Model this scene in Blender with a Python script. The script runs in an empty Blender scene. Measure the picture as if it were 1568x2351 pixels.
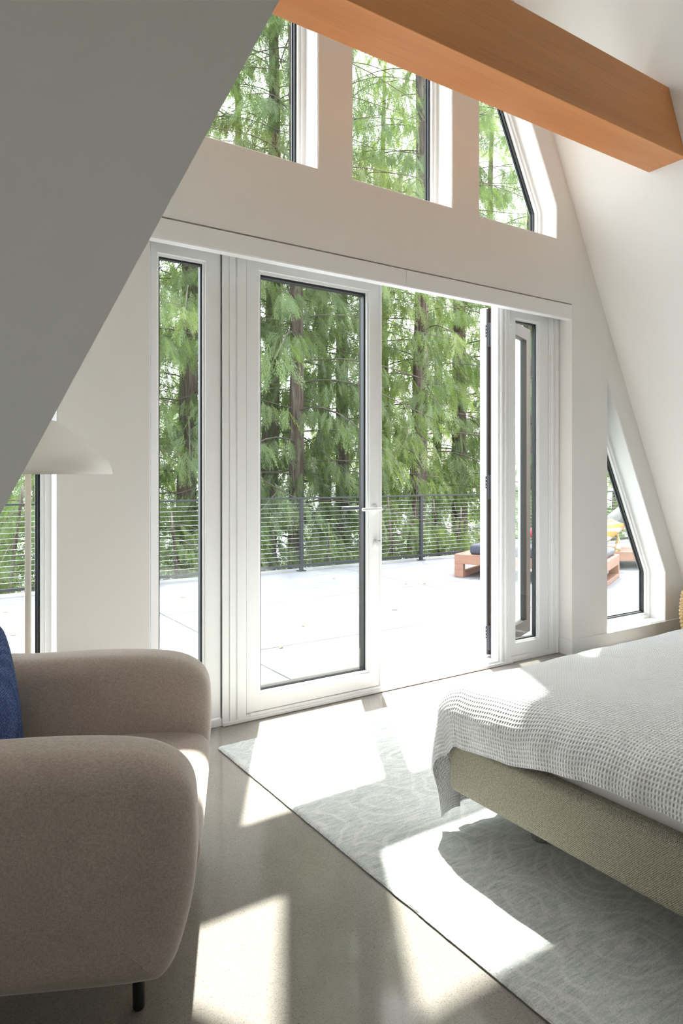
import bpy, bmesh, math, random
import numpy as np
from mathutils import Vector, Matrix, noise
PI = math.pi
sc = bpy.context.scene
C = sc.collection

# ------------------------------------------------------------------ camera, world, sun, exposure
cam_d = bpy.data.cameras.new('camera'); cam = bpy.data.objects.new('camera', cam_d); C.objects.link(cam)
cam_d.sensor_fit = 'HORIZONTAL'; cam_d.sensor_width = 36.0; cam_d.lens = 36.0
cam_d.shift_y = -85.5 / 1568
cam_d.clip_start = 0.02; cam_d.clip_end = 2000
cam.location = (0, 0, 1.22)
cam.rotation_euler = (PI / 2, 0, -math.radians(33.634))
sc.camera = cam

SUN_DIR = Vector((0.2308, 0.3945, 0.8894)).normalized()
world = bpy.data.worlds.new('sky'); sc.world = world; world.use_nodes = True
wn = world.node_tree; wn.nodes.clear()
sky = wn.nodes.new('ShaderNodeTexSky'); sky.sky_type = 'NISHITA'; sky.sun_disc = False
sky.sun_elevation = math.radians(62.8); sky.sun_rotation = math.radians(30.3)
sky.altitude = 200; sky.air_density = 1.0; sky.dust_density = 2.5; sky.ozone_density = 1.0
hs = wn.nodes.new('ShaderNodeHueSaturation'); hs.inputs['Saturation'].default_value = 0.22
bg = wn.nodes.new('ShaderNodeBackground'); bg.inputs['Strength'].default_value = 0.50
wo = wn.nodes.new('ShaderNodeOutputWorld')
wn.links.new(sky.outputs[0], hs.inputs['Color']); wn.links.new(hs.outputs[0], bg.inputs[0]); wn.links.new(bg.outputs[0], wo.inputs[0])

sd = bpy.data.lights.new('sun', 'SUN'); sd.energy = 7.5; sd.angle = math.radians(0.9); sd.color = (1.0, 0.97, 0.92)
so = bpy.data.objects.new('sun', sd); C.objects.link(so); so.location = SUN_DIR * 30
so.rotation_euler = SUN_DIR.to_track_quat('Z', 'Y').to_euler()

def portal(name, loc, rot, sx, sy):
    l = bpy.data.lights.new(name, 'AREA'); l.shape = 'RECTANGLE'; l.size = sx; l.size_y = sy
    l.cycles.is_portal = True
    o = bpy.data.objects.new(name, l); C.objects.link(o); o.location = loc; o.rotation_euler = rot
    return o
portal('sky_portal', (2.4, 3.5, 2.4), (-PI / 2, 0, 0), 5.8, 4.6)

portal('sky_portal_dormer', (-2.15, -1.55, 1.55), (0, -PI / 2, 0), 0.8, 0.8)
portal('sky_portal_rear', (2.6, -4.3, 1.55), (PI / 2, 0, 0), 1.7, 1.4)
sc.view_settings.view_transform = 'Standard'
sc.view_settings.look = 'None'
sc.view_settings.gamma = 1.0
sc.view_settings.use_curve_mapping = False
sc.view_settings.exposure = 1.68
sc.cycles.use_denoising = True; sc.cycles.denoising_prefilter = 'ACCURATE'
sc.cycles.max_bounces = 10; sc.cycles.diffuse_bounces = 6; sc.cycles.transparent_max_bounces = 16
sc.cycles.sample_clamp_indirect = 8.0
sc.cycles.caustics_reflective = False; sc.cycles.caustics_refractive = False

# ------------------------------------------------------------------ materials
def new_mat(name):
    m = bpy.data.materials.new(name); m.use_nodes = True
    nt = m.node_tree; b = nt.nodes['Principled BSDF']
    return m, nt, b
def N(nt, t, **kw):
    n = nt.nodes.new(t)
    for k, v in kw.items():
        if k in n.inputs: n.inputs[k].default_value = v
        else: setattr(n, k, v)
    return n
def obj_coord(nt, scale=(1, 1, 1), out='Object'):
    tc = nt.nodes.new('ShaderNodeTexCoord'); mp = nt.nodes.new('ShaderNodeMapping')
    mp.inputs['Scale'].default_value = scale
    nt.links.new(tc.outputs[out], mp.inputs['Vector']); return mp.outputs[0]
def ramp(nt, src, stops):
    r = nt.nodes.new('ShaderNodeValToRGB'); nt.links.new(src, r.inputs[0])
    e = r.color_ramp.elements
    while len(e) < len(stops): e.new(0.5)
    for i, (p, c) in enumerate(stops):
        e[i].position = p; e[i].color = (*c, 1) if len(c) == 3 else c
    return r.outputs[0]
def bump(nt, b, src, strength, dist=0.002):
    bp = nt.nodes.new('ShaderNodeBump'); bp.inputs['Strength'].default_value = strength; bp.inputs['Distance'].default_value = dist
    nt.links.new(src, bp.inputs['Height']); nt.links.new(bp.outputs[0], b.inputs['Normal']); return bp
def plain(name, col, rough=0.5, metal=0.0, nscale=0, namt=0.0):
    m, nt, b = new_mat(name)
    b.inputs['Base Color'].default_value = (*col, 1); b.inputs['Roughness'].default_value = rough; b.inputs['Metallic'].default_value = metal
    if nscale:
        v = obj_coord(nt); n = N(nt, 'ShaderNodeTexNoise', Scale=nscale, Detail=4.0); nt.links.new(v, n.inputs['Vector'])
        bump(nt, b, n.outputs[0], namt, 0.001)
    return m
def mixc(nt, fac, a, b_, mode='MIX'):
    n = nt.nodes.new('ShaderNodeMix'); n.data_type = 'RGBA'; n.blend_type = mode
    for inp, v in ((n.inputs[0], fac), (n.inputs[6], a), (n.inputs[7], b_)):
        if hasattr(v, 'links'): nt.links.new(v, inp)
        elif isinstance(v, (int, float)): inp.default_value = v
        else: inp.default_value = (*v, 1)
    return n.outputs[2]

M = {}
M['paint'] = plain('wall_paint', (0.885, 0.862, 0.838), 0.75, 0, 160, 0.08)
M['paint_trim'] = plain('trim_paint', (0.86, 0.86, 0.85), 0.4)
M['vinyl'] = plain('white_window_frame', (0.93, 0.93, 0.935), 0.32)
M['valance'] = plain('white_valance', (0.91, 0.90, 0.895), 0.5)
M['gasket'] = plain('black_gasket', (0.012, 0.013, 0.015), 0.45)
M['bronze'] = plain('dark_bronze_cladding', (0.04, 0.028, 0.021), 0.6); M['bronze'].node_tree.nodes['Principled BSDF'].inputs['Specular IOR Level'].default_value = 0.2
M['hinge'] = plain('black_hinge_metal', (0.03, 0.03, 0.035), 0.35, 0.5)
M['steel'] = plain('brushed_steel', (0.6, 0.6, 0.6), 0.25, 1.0)
M['railing'] = plain('black_railing', (0.018, 0.02, 0.024), 0.4)
M['cable'] = plain('steel_cable', (0.55, 0.57, 0.60), 0.35, 0.8)
M['leg'] = plain('black_leg', (0.01, 0.01, 0.01), 0.4)
M['lamp'] = plain('cream_lamp_metal', (0.84, 0.80, 0.73), 0.42)
M['mattress'] = plain('white_mattress', (0.84, 0.84, 0.85), 0.8, 0, 60, 0.2)

def glass_mat(name, tint):
    m = bpy.data.materials.new(name); m.use_nodes = True; nt = m.node_tree; nt.nodes.clear()
    lw = N(nt, 'ShaderNodeLayerWeight', Blend=0.5)
    p = N(nt, 'ShaderNodeMath', operation='POWER'); p.inputs[1].default_value = 5
    nt.links.new(lw.outputs['Facing'], p.inputs[0])
    ma = N(nt, 'ShaderNodeMath', operation='MULTIPLY_ADD'); ma.inputs[1].default_value = 0.9; ma.inputs[2].default_value = 0.035
    nt.links.new(p.outputs[0], ma.inputs[0])
    t = N(nt, 'ShaderNodeBsdfTransparent', Color=(*tint, 1)); g = N(nt, 'ShaderNodeBsdfGlossy', Roughness=0.0)
    mx = nt.nodes.new('ShaderNodeMixShader'); o = nt.nodes.new('ShaderNodeOutputMaterial')
    nt.links.new(ma.outputs[0], mx.inputs[0]); nt.links.new(t.outputs[0], mx.inputs[1]); nt.links.new(g.outputs[0], mx.inputs[2])
    nt.links.new(mx.outputs[0], o.inputs[0]); return m
M['glass'] = glass_mat('window_glass', (0.95, 0.975, 0.965))

def concrete_floor():
    m, nt, b = new_mat('polished_concrete')
    v = obj_coord(nt)
    n1 = N(nt, 'ShaderNodeTexNoise', Scale=1.3, Detail=5.0, Roughness=0.6); nt.links.new(v, n1.inputs['Vector'])
    base = ramp(nt, n1.outputs[0], [(0.3, (0.225, 0.202, 0.178)), (0.7, (0.30, 0.275, 0.245))])
    n2 = N(nt, 'ShaderNodeTexVoronoi', Scale=480.0, Randomness=1.0); nt.links.new(v, n2.inputs['Vector'])
    sx = nt.nodes.new('ShaderNodeSeparateColor'); nt.links.new(n2.outputs['Color'], sx.inputs[0])
    sp = ramp(nt, sx.outputs[0], [(0.0, (0.55, 0.54, 0.53)), (0.10, (0.82, 0.81, 0.80)), (0.28, (0.96, 0.96, 0.96)), (0.8, (1.03, 1.025, 1.02)), (1.0, (1.2, 1.19, 1.16))])
    c = mixc(nt, 0.85, base, sp, 'MULTIPLY')
    vo = N(nt, 'ShaderNodeTexVoronoi', Scale=240.0, Randomness=1.0); nt.links.new(v, vo.inputs['Vector'])
    sp2 = ramp(nt, vo.outputs['Distance'], [(0.0, (0.30, 0.29, 0.28)), (0.16, (0.45, 0.44, 0.43)), (0.26, (1, 1, 1))])
    c = mixc(nt, 0.28, c, sp2, 'MULTIPLY')
    nt.links.new(c, b.inputs['Base Color'])
    nr = N(nt, 'ShaderNodeTexNoise', Scale=6.0, Detail=3.0); nt.links.new(v, nr.inputs['Vector'])
    rr = N(nt, 'ShaderNodeMapRange'); rr.inputs['To Min'].default_value = 0.10; rr.inputs['To Max'].default_value = 0.16
    b.inputs['Coat Weight'].default_value = 0.25; b.inputs['Coat Roughness'].default_value = 0.06
    nt.links.new(nr.outputs[0], rr.inputs[0]); nt.links.new(rr.outputs[0], b.inputs['Roughness'])
    return m
M['floor'] = concrete_floor()

def deck_concrete():
    m, nt, b = new_mat('deck_concrete')
    v = obj_coord(nt)
    n1 = N(nt, 'ShaderNodeTexNoise', Scale=1.1, Detail=6.0, Roughness=0.65); nt.links.new(v, n1.inputs['Vector'])
    c = ramp(nt, n1.outputs[0], [(0.3, (0.18, 0.184, 0.196)), (0.7, (0.235, 0.237, 0.246))])
    nt.links.new(c, b.inputs['Base Color']); b.inputs['Roughness'].default_value = 0.75
    n2 = N(nt, 'ShaderNodeTexNoise', Scale=40.0, Detail=4.0); nt.links.new(v, n2.inputs['Vector']); bump(nt, b, n2.outputs[0], 0.2, 0.003)
    return m
M['deck'] = deck_concrete()

def rug_mat():
    m, nt, b = new_mat('distressed_wool_rug')
    v = obj_coord(nt)
    # faded damask: warped rings of a voronoi
    wn_ = N(nt, 'ShaderNodeTexNoise', Scale=3.5, Detail=3.0); nt.links.new(v, wn_.inputs['Vector'])
    add = N(nt, 'ShaderNodeVectorMath', operation='MULTIPLY_ADD'); add.inputs[1].default_value = (0.22, 0.22, 0.0)
    nt.links.new(wn_.outputs['Color'], add.inputs[0]); nt.links.new(v, add.inputs[2])
    vo = N(nt, 'ShaderNodeTexVoronoi', Scale=3.1, Randomness=0.35); nt.links.new(add.outputs[0], vo.inputs['Vector'])
    sn = N(nt, 'ShaderNodeMath', operation='MULTIPLY'); sn.inputs[1].default_value = 42.0; nt.links.new(vo.outputs['Distance'], sn.inputs[0])
    si = N(nt, 'ShaderNodeMath', operation='SINE'); nt.links.new(sn.outputs[0], si.inputs[0])
    pat = ramp(nt, si.outputs[0], [(0.20, (0, 0, 0)), (0.90, (1, 1, 1))])
    wear = N(nt, 'ShaderNodeTexNoise', Scale=7.0, Detail=5.0, Roughness=0.7); nt.links.new(v, wear.inputs['Vector'])
    wr = ramp(nt, wear.outputs[0], [(0.32, (0, 0, 0)), (0.52, (1, 1, 1))])
    f = mixc(nt, 1.0, pat, wr, 'MULTIPLY')
    st = obj_coord(nt, (14, 120, 14)); ns = N(nt, 'ShaderNodeTexNoise', Scale=1.0, Detail=5.0, Roughness=0.75); nt.links.new(st, ns.inputs['Vector'])
    streak = ramp(nt, ns.outputs[0], [(0.30, (0.36, 0.39, 0.395)), (0.45, (0.53, 0.552, 0.548)), (0.60, (0.66, 0.665, 0.65))])
    c = mixc(nt, mixc(nt, 1.0, f, (0.48, 0.48, 0.48), 'MULTIPLY'), streak, (0.80, 0.77, 0.735))
    ol = ramp(nt, si.outputs[0], [(0.46, (1, 1, 1)), (0.52, (0.62, 0.68, 0.70)), (0.58, (1, 1, 1))])
    c = mixc(nt, 0.7, c, ol, 'MULTIPLY')
    fine = N(nt, 'ShaderNodeTexNoise', Scale=260.0, Detail=2.0); nt.links.new(v, fine.inputs['Vector'])
    fr = ramp(nt, fine.outputs[0], [(0.35, (0.72, 0.72, 0.72)), (0.6, (1, 1, 1))])
    c = mixc(nt, 0.7, c, fr, 'MULTIPLY')
    nt.links.new(c, b.inputs['Base Color']); b.inputs['Roughness'].default_value = 0.95
    b.inputs['Sheen Weight'].default_value = 0.15
    ad = mixc(nt, 0.5, fine.outputs[0], ns.outputs[0]); bump(nt, b, ad, 0.9, 0.004)
    return m
M['rug'] = rug_mat()
M['rug_edge'] = plain('rug_binding', (0.30, 0.31, 0.28), 0.95, 0, 300, 0.6)

def fabric(name, c1, c2, scale=900.0, sheen=0.0, bstr=0.3, mott=0.12):
    m, nt, b = new_mat(name)
    v = obj_coord(nt, (1, 1, 0.25)); v2 = obj_coord(nt, (0.25, 0.25, 1)); v3 = obj_coord(nt)
    a = N(nt, 'ShaderNodeTexNoise', Scale=scale, Detail=2.0); nt.links.new(v, a.inputs['Vector'])
    a2 = N(nt, 'ShaderNodeTexNoise', Scale=scale, Detail=2.0); nt.links.new(v2, a2.inputs['Vector'])
    s = mixc(nt, 0.5, a.outputs[0], a2.outputs[0])
    c = ramp(nt, s, [(0.36, c1), (0.62, c2)])
    mo = N(nt, 'ShaderNodeTexNoise', Scale=9.0, Detail=3.0); nt.links.new(v3, mo.inputs['Vector'])
    mr = ramp(nt, mo.outputs[0], [(0.35, (1 - mott,) * 3), (0.65, (1, 1, 1))])
    c = mixc(nt, 1.0, c, mr, 'MULTIPLY')
    nt.links.new(c, b.inputs['Base Color']); b.inputs['Roughness'].default_value = 0.85
    b.inputs['Sheen Weight'].default_value = sheen; b.inputs['Sheen Roughness'].default_value = 0.4
    bump(nt, b, s, bstr, 0.001); return m
M['velvet'] = fabric('taupe_velvet', (0.35, 0.28, 0.235), (0.51, 0.425, 0.365), 600, 0.4, 0.15, 0.06)
def tweed_mat():
    m, nt, b = new_mat('olive_tweed')
    v = obj_coord(nt)
    def band(rot):
        mp = nt.nodes.new('ShaderNodeMapping'); mp.inputs['Rotation'].default_value = rot; nt.links.new(v, mp.inputs[0])
        w = N(nt, 'ShaderNodeTexWave', wave_type='BANDS', bands_direction='Y'); w.inputs['Scale'].default_value = 80.0
        w.inputs['Distortion'].default_value = 2.5; w.inputs['Detail'].default_value = 2.0; w.inputs['Detail Scale'].default_value = 3.0
        nt.links.new(mp.outputs[0], w.inputs[0]); return w.outputs[1]
    a = band((0.75, 0, 0)); c_ = band((-0.75, 0, 0))
    mu = N(nt, 'ShaderNodeMath', operation='MULTIPLY'); nt.links.new(a, mu.inputs[0]); nt.links.new(c_, mu.inputs[1])
    n = N(nt, 'ShaderNodeTexNoise', Scale=170.0, Detail=3.0, Roughness=0.7); nt.links.new(v, n.inputs['Vector'])
    f = mixc(nt, 0.55, mu.outputs[0], n.outputs[0])
    c = ramp(nt, f, [(0.12, (0.12, 0.11, 0.075)), (0.36, (0.34, 0.315, 0.235)), (0.60, (0.66, 0.62, 0.51))])
    nt.links.new(c, b.inputs['Base Color']); b.inputs['Roughness'].default_value = 0.9
    bump(nt, b, f, 0.8, 0.003); return m
M['tweed'] = tweed_mat()
M['dark_outdoor'] = fabric('navy_grey_canvas', (0.03, 0.035, 0.055), (0.06, 0.065, 0.09), 300, 0.1, 0.3)
M['grey_outdoor'] = fabric('charcoal_canvas', (0.07, 0.07, 0.07), (0.13, 0.13, 0.125), 300, 0.1, 0.3)

def blue_weave():
    m, nt, b = new_mat('blue_chunky_weave')
    v = obj_coord(nt, (1, 1, 1))
    vo = N(nt, 'ShaderNodeTexVoronoi', Scale=150.0, Randomness=0.45); nt.links.new(v, vo.inputs['Vector'])
    c = ramp(nt, vo.outputs['Distance'], [(0.05, (0.20, 0.30, 0.52)), (0.35, (0.05, 0.105, 0.29)), (0.7, (0.015, 0.03, 0.11))])
    nt.links.new(c, b.inputs['Base Color']); b.inputs['Roughness'].default_value = 0.9
    inv = N(nt, 'ShaderNodeMath', operation='SUBTRACT'); inv.inputs[0].default_value = 1.0; nt.links.new(vo.outputs['Distance'], inv.inputs[1])
    bump(nt, b, inv.outputs[0], 0.9, 0.004); return m
M['blue'] = blue_weave()

def coverlet_mat():
    m, nt, b = new_mat('white_seersucker_cotton')
    tc = nt.nodes.new('ShaderNodeUVMap'); tc.uv_map = 'cloth'
    def wave(sc_, axis):
        mp = nt.nodes.new('ShaderNodeMapping'); mp.inputs['Scale'].default_value = sc_; nt.links.new(tc.outputs[0], mp.inputs[0])
        w = N(nt, 'ShaderNodeTexWave', wave_type='BANDS', bands_direction=axis, wave_profile='SIN'); w.inputs['Scale'].default_value = 1.0
        w.inputs['Distortion'].default_value = 1.2; w.inputs['Detail'].default_value = 1.0; w.inputs['Detail Scale'].default_value = 1.0
        nt.links.new(mp.outputs[0], w.inputs[0]); return w.outputs[1]
    a = wave((25, 25, 1), 'X'); d = wave((33, 33, 1), 'Y')
    mu = N(nt, 'ShaderNodeMath', operation='MULTIPLY'); nt.links.new(a, mu.inputs[0]); nt.links.new(d, mu.inputs[1])
    n = N(nt, 'ShaderNodeTexNoise', Scale=60.0, Detail=2.0); nt.links.new(tc.outputs[0], n.inputs['Vector'])
    c = ramp(nt, mu.outputs[0], [(0.0, (0.86, 0.86, 0.88)), (0.6, (0.90, 0.90, 0.91)), (1.0, (0.66, 0.67, 0.70))])
    nt.links.new(c, b.inputs['Base Color']); b.inputs['Roughness'].default_value = 0.9
    bp = bump(nt, b, mu.outputs[0], 0.8, 0.006); bp.invert = True
    return m
M['coverlet'] = coverlet_mat()

def wood(name, c1, c2, scale, rough, axis_scale=(1.5, 22, 22)):
    m, nt, b = new_mat(name)
    v = obj_coord(nt, axis_scale)
    n = N(nt, 'ShaderNodeTexNoise', Scale=scale, Detail=6.0, Roughness=0.55, Distortion=0.4); nt.links.new(v, n.inputs['Vector'])
    c = ramp(nt, n.outputs[0], [(0.3, c1), (0.7, c2)])
    v2 = obj_coord(nt, (3, 160, 160)); n2 = N(nt, 'ShaderNodeTexNoise', Scale=1.0, Detail=3.0); nt.links.new(v2, n2.inputs['Vector'])
    f = ramp(nt, n2.outputs[0], [(0.35, (0.88, 0.88, 0.88)), (0.6, (1, 1, 1))])
    c = mixc(nt, 0.7, c, f, 'MULTIPLY')
    nt.links.new(c, b.inputs['Base Color']); b.inputs['Roughness'].default_value = rough; bump(nt, b, n2.outputs[0], 0.05, 0.001)
    return m
M['beam'] = wood('oiled_fir', (0.64, 0.235, 0.068), (0.80, 0.35, 0.12), 0.5, 0.38, (0.5, 7, 7))
M['deck_wood'] = wood('outdoor_hardwood', (0.21, 0.105, 0.068), (0.31, 0.17, 0.115), 1.2, 0.55, (1.5, 14, 14))

def bark():
    m, nt, b = new_mat('cedar_bark')
    v = obj_coord(nt, (9, 9, 0.8)); n = N(nt, 'ShaderNodeTexNoise', Scale=2.2, Detail=6.0, Roughness=0.65, Distortion=0.3); nt.links.new(v, n.inputs['Vector'])
    c = ramp(nt, n.outputs[0], [(0.35, (0.035, 0.024, 0.02)), (0.5, (0.10, 0.072, 0.058)), (0.68, (0.21, 0.175, 0.155))])
    nt.links.new(c, b.inputs['Base Color']); b.inputs['Roughness'].default_value = 0.95; bump(nt, b, n.outputs[0], 1.0, 0.03); return m
M['bark'] = bark()
M['twig'] = plain('grey_twig', (0.10, 0.085, 0.07), 0.9)

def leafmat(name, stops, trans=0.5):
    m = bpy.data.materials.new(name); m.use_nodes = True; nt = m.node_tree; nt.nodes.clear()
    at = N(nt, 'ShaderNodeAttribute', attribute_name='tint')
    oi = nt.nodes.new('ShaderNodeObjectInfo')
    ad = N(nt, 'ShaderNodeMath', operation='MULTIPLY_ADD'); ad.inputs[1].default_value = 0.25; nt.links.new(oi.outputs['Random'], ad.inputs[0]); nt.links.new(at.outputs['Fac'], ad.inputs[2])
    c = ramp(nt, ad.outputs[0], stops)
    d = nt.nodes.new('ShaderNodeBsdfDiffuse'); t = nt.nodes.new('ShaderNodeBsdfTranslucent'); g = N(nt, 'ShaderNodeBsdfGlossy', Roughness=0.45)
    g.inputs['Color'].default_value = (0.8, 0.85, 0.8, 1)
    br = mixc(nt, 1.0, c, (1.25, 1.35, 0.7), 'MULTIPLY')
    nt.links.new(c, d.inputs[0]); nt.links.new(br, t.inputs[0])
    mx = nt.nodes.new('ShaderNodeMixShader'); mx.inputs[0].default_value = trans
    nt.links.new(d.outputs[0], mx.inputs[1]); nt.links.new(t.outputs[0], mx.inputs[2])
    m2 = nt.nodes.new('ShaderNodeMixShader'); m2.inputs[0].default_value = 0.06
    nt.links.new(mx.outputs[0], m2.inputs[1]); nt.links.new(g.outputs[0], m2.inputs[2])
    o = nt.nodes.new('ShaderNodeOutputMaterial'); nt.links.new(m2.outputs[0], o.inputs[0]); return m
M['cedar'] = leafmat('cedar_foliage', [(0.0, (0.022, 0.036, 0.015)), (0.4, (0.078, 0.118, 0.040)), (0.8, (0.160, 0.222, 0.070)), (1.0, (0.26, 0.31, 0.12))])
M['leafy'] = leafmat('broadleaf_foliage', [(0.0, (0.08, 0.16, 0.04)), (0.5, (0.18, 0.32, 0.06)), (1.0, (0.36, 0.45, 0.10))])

def ground_mat():
    m, nt, b = new_mat('forest_floor')
    v = obj_coord(nt); n = N(nt, 'ShaderNodeTexNoise', Scale=2.0, Detail=8.0); nt.links.new(v, n.inputs['Vector'])
    c = ramp(nt, n.outputs[0], [(0.35, (0.05, 0.045, 0.025)), (0.55, (0.07, 0.11, 0.03)), (0.7, (0.16, 0.14, 0.08))])
    nt.links.new(c, b.inputs['Base Color']); b.inputs['Roughness'].default_value = 1.0; bump(nt, b, n.outputs[0], 1, 0.1); return m
M['ground'] = ground_mat()
M['lake'] = plain('lake_water', (0.25, 0.33, 0.38), 0.15, 0, 0.5, 0.3)

def stripes():
    m, nt, b = new_mat('yellow_white_stripe')
    v = obj_coord(nt); w = N(nt, 'ShaderNodeTexWave', wave_type='BANDS', bands_direction='DIAGONAL'); w.inputs['Scale'].default_value = 3.6
    w.inputs['Distortion'].default_value = 0.6; nt.links.new(v, w.inputs[0])
    c = ramp(nt, w.outputs[1], [(0.0, (0.42, 0.23, 0.06)), (0.62, (0.42, 0.23, 0.06)), (0.72, (0.48, 0.46, 0.47)), (1.0, (0.48, 0.46, 0.47))])
    nt.links.new(c, b.inputs['Base Color']); b.inputs['Roughness'].default_value = 0.85; return m
M['yellow'] = stripes()
def redwhite():
    m, nt, b = new_mat('red_white_cushion')
    v = obj_coord(nt); w = N(nt, 'ShaderNodeTexWave', wave_type='BANDS', bands_direction='Z'); w.inputs['Scale'].default_value = 1.5
    nt.links.new(v, w.inputs[0])
    c = ramp(nt, w.outputs[1], [(0.55, (0.55, 0.02, 0.04)), (0.6, (0.8, 0.78, 0.76))])
    nt.links.new(c, b.inputs['Base Color']); b.inputs['Roughness'].default_value = 0.85; return m
M['red'] = redwhite()
def wicker():
    m, nt, b = new_mat('woven_seagrass')
    v = obj_coord(nt); n = N(nt, 'ShaderNodeTexNoise', Scale=40.0, Detail=4.0); nt.links.new(v, n.inputs['Vector'])
    c = ramp(nt, n.outputs[0], [(0.35, (0.32, 0.20, 0.09)), (0.6, (0.62, 0.44, 0.24))])
    nt.links.new(c, b.inputs['Base Color']); b.inputs['Roughness'].default_value = 0.8; return m
M['wicker'] = wicker()
M['beer'] = plain('pale_bottle', (0.55, 0.46, 0.22), 0.05); M['beer'].node_tree.nodes['Principled BSDF'].inputs['Transmission Weight'].default_value = 0.6
M['label'] = plain('paper_label', (0.8, 0.74, 0.5), 0.6)
M['dead_leaf'] = plain('dry_leaf', (0.30, 0.18, 0.09), 0.9)
M['yellow_leaf'] = plain('yellow_fallen_leaf', (0.5, 0.42, 0.08), 0.9)
M['joint'] = plain('deck_joint', (0.02, 0.02, 0.022), 0.9)

# ------------------------------------------------------------------ helpers
def link_mesh(name, me, mat, parent=None, smooth=False, loc=None):
    o = bpy.data.objects.new(name, me); C.objects.link(o)
    if mat is not None and len(me.materials) == 0: me.materials.append(mat)
    if smooth:
        for p in me.polygons: p.use_smooth = True
    if parent is not None: o.parent = parent
    if loc: o.location = loc
    return o
def structure(o, label=None):
    o['kind'] = 'structure'
    if label: o['label'] = label
    return o
def tag(o, label, cat, group=None, kind=None):
    o['label'] = label; o['category'] = cat
    if group: o['group'] = group
    if kind: o['kind'] = kind
    return o
def empty(name, loc=(0, 0, 0), rz=0.0, parent=None):
    o = bpy.data.objects.new(name, None); C.objects.link(o); o.location = loc; o.rotation_euler = (0, 0, rz)
    o.empty_display_size = 0.1
    if parent: o.parent = parent
    return o
class MB:
    def __init__(s): s.v = []; s.f = []
    def add(s, vs, fs):
        k = len(s.v); s.v += [tuple(v) for v in vs]; s.f += [tuple(i + k for i in f) for f in fs]; return s
    def box(s, x0, x1, y0, y1, z0, z1, mat=None):
        vs = [Vector(p) for p in ((x0, y0, z0), (x1, y0, z0), (x1, y1, z0), (x0, y1, z0), (x0, y0, z1), (x1, y0, z1), (x1, y1, z1), (x0, y1, z1))]
        if mat: vs = [mat @ p for p in vs]
        return s.add(vs, [(0, 3, 2, 1), (4, 5, 6, 7), (0, 1, 5, 4), (1, 2, 6, 5), (2, 3, 7, 6), (3, 0, 4, 7)])
    def tube(s, pts, rad, n=8, cap=True):
        pts = [Vector(p) for p in pts]
        if not hasattr(rad, '__len__'): rad = [rad] * len(pts)
        rings = []; vs = []
        for i, p in enumerate(pts):
            d = (pts[min(i + 1, len(pts) - 1)] - pts[max(i - 1, 0)]).normalized()
            up = Vector((0, 0, 1)) if abs(d.z) < 0.9 else Vector((1, 0, 0))
            a = d.cross(up).normalized(); b = d.cross(a)
            rings.append(len(vs))
            for k in range(n):
                t = 2 * PI * k / n; vs.append(p + (a * math.cos(t) + b * math.sin(t)) * rad[i])
        fs = []
        for i in range(len(pts) - 1):
            for k in range(n):
                fs.append((rings[i] + k, rings[i] + (k + 1) % n, rings[i + 1] + (k + 1) % n, rings[i + 1] + k))
        if cap: fs.append(tuple(range(n - 1, -1, -1))); fs.append(tuple(rings[-1] + k for k in range(n)))
        return s.add(vs, fs)
    def lathe(s, prof, n=40, c=(0, 0, 0)):
        vs = []; fs = []
        for (r, z) in prof:
            for k in range(n):
                t = 2 * PI * k / n; vs.append((c[0] + r * math.cos(t), c[1] + r * math.sin(t), c[2] + z))
        for i in range(len(prof) - 1):
            for k in range(n): fs.append((i * n + k, i * n + (k + 1) % n, (i + 1) * n + (k + 1) % n, (i + 1) * n + k))
        return s.add(vs, fs)
    def build(s, name, mat, parent=None, smooth=False, bevel=0.0, seg=2, loc=None):
        me = bpy.data.meshes.new(name); me.from_pydata(s.v, [], s.f); me.update()
        bm = bmesh.new(); bm.from_mesh(me); bmesh.ops.recalc_face_normals(bm, faces=bm.faces)
        if bevel > 0:
            es = [e for e in bm.edges if len(e.link_faces) == 2 and e.calc_face_angle(0) > 0.5]
            bmesh.ops.bevel(bm, geom=es, offset=bevel, segments=seg, affect='EDGES', profile=0.5)
        bm.to_mesh(me); bm.free()
        return link_mesh(name, me, mat, parent, smooth, loc)

def plate(name, outer, holes, y0, y1, mat, parent=None, bev=0.0):
    """flat upright piece in the XZ plane with real thickness and real holes"""
    cu = bpy.data.curves.new(name + '_c', 'CURVE'); cu.dimensions = '2D'; cu.fill_mode = 'BOTH'
    d = abs(y1 - y0) / 2; cu.extrude = max(d - bev, 0.0001); cu.bevel_depth = bev; cu.bevel_resolution = 0
    if bev: cu.offset = -bev
    for poly in [outer] + list(holes):
        sp = cu.splines.new('POLY'); sp.points.add(len(poly) - 1)
        for i, (x, z) in enumerate(poly): sp.points[i].co = (x, z, 0, 1)
        sp.use_cyclic_u = True
    o = bpy.data.objects.new('tmp', cu); C.objects.link(o)
    dg = bpy.context.evaluated_depsgraph_get()
    me = bpy.data.meshes.new_from_object(o.evaluated_get(dg)); me.name = name
    bpy.data.objects.remove(o); bpy.data.curves.remove(cu)
    ym = (y0 + y1) / 2
    me.transform(Matrix(((1, 0, 0, 0), (0, 0, -1, ym), (0, 1, 0, 0), (0, 0, 0, 1))))
    bm = bmesh.new(); bm.from_mesh(me); bmesh.ops.remove_doubles(bm, verts=bm.verts, dist=1e-5); bm.to_mesh(me); bm.free()
    me.materials.clear()
    for p in me.polygons: p.use_smooth = False
    return link_mesh(name, me, mat, parent)
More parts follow.
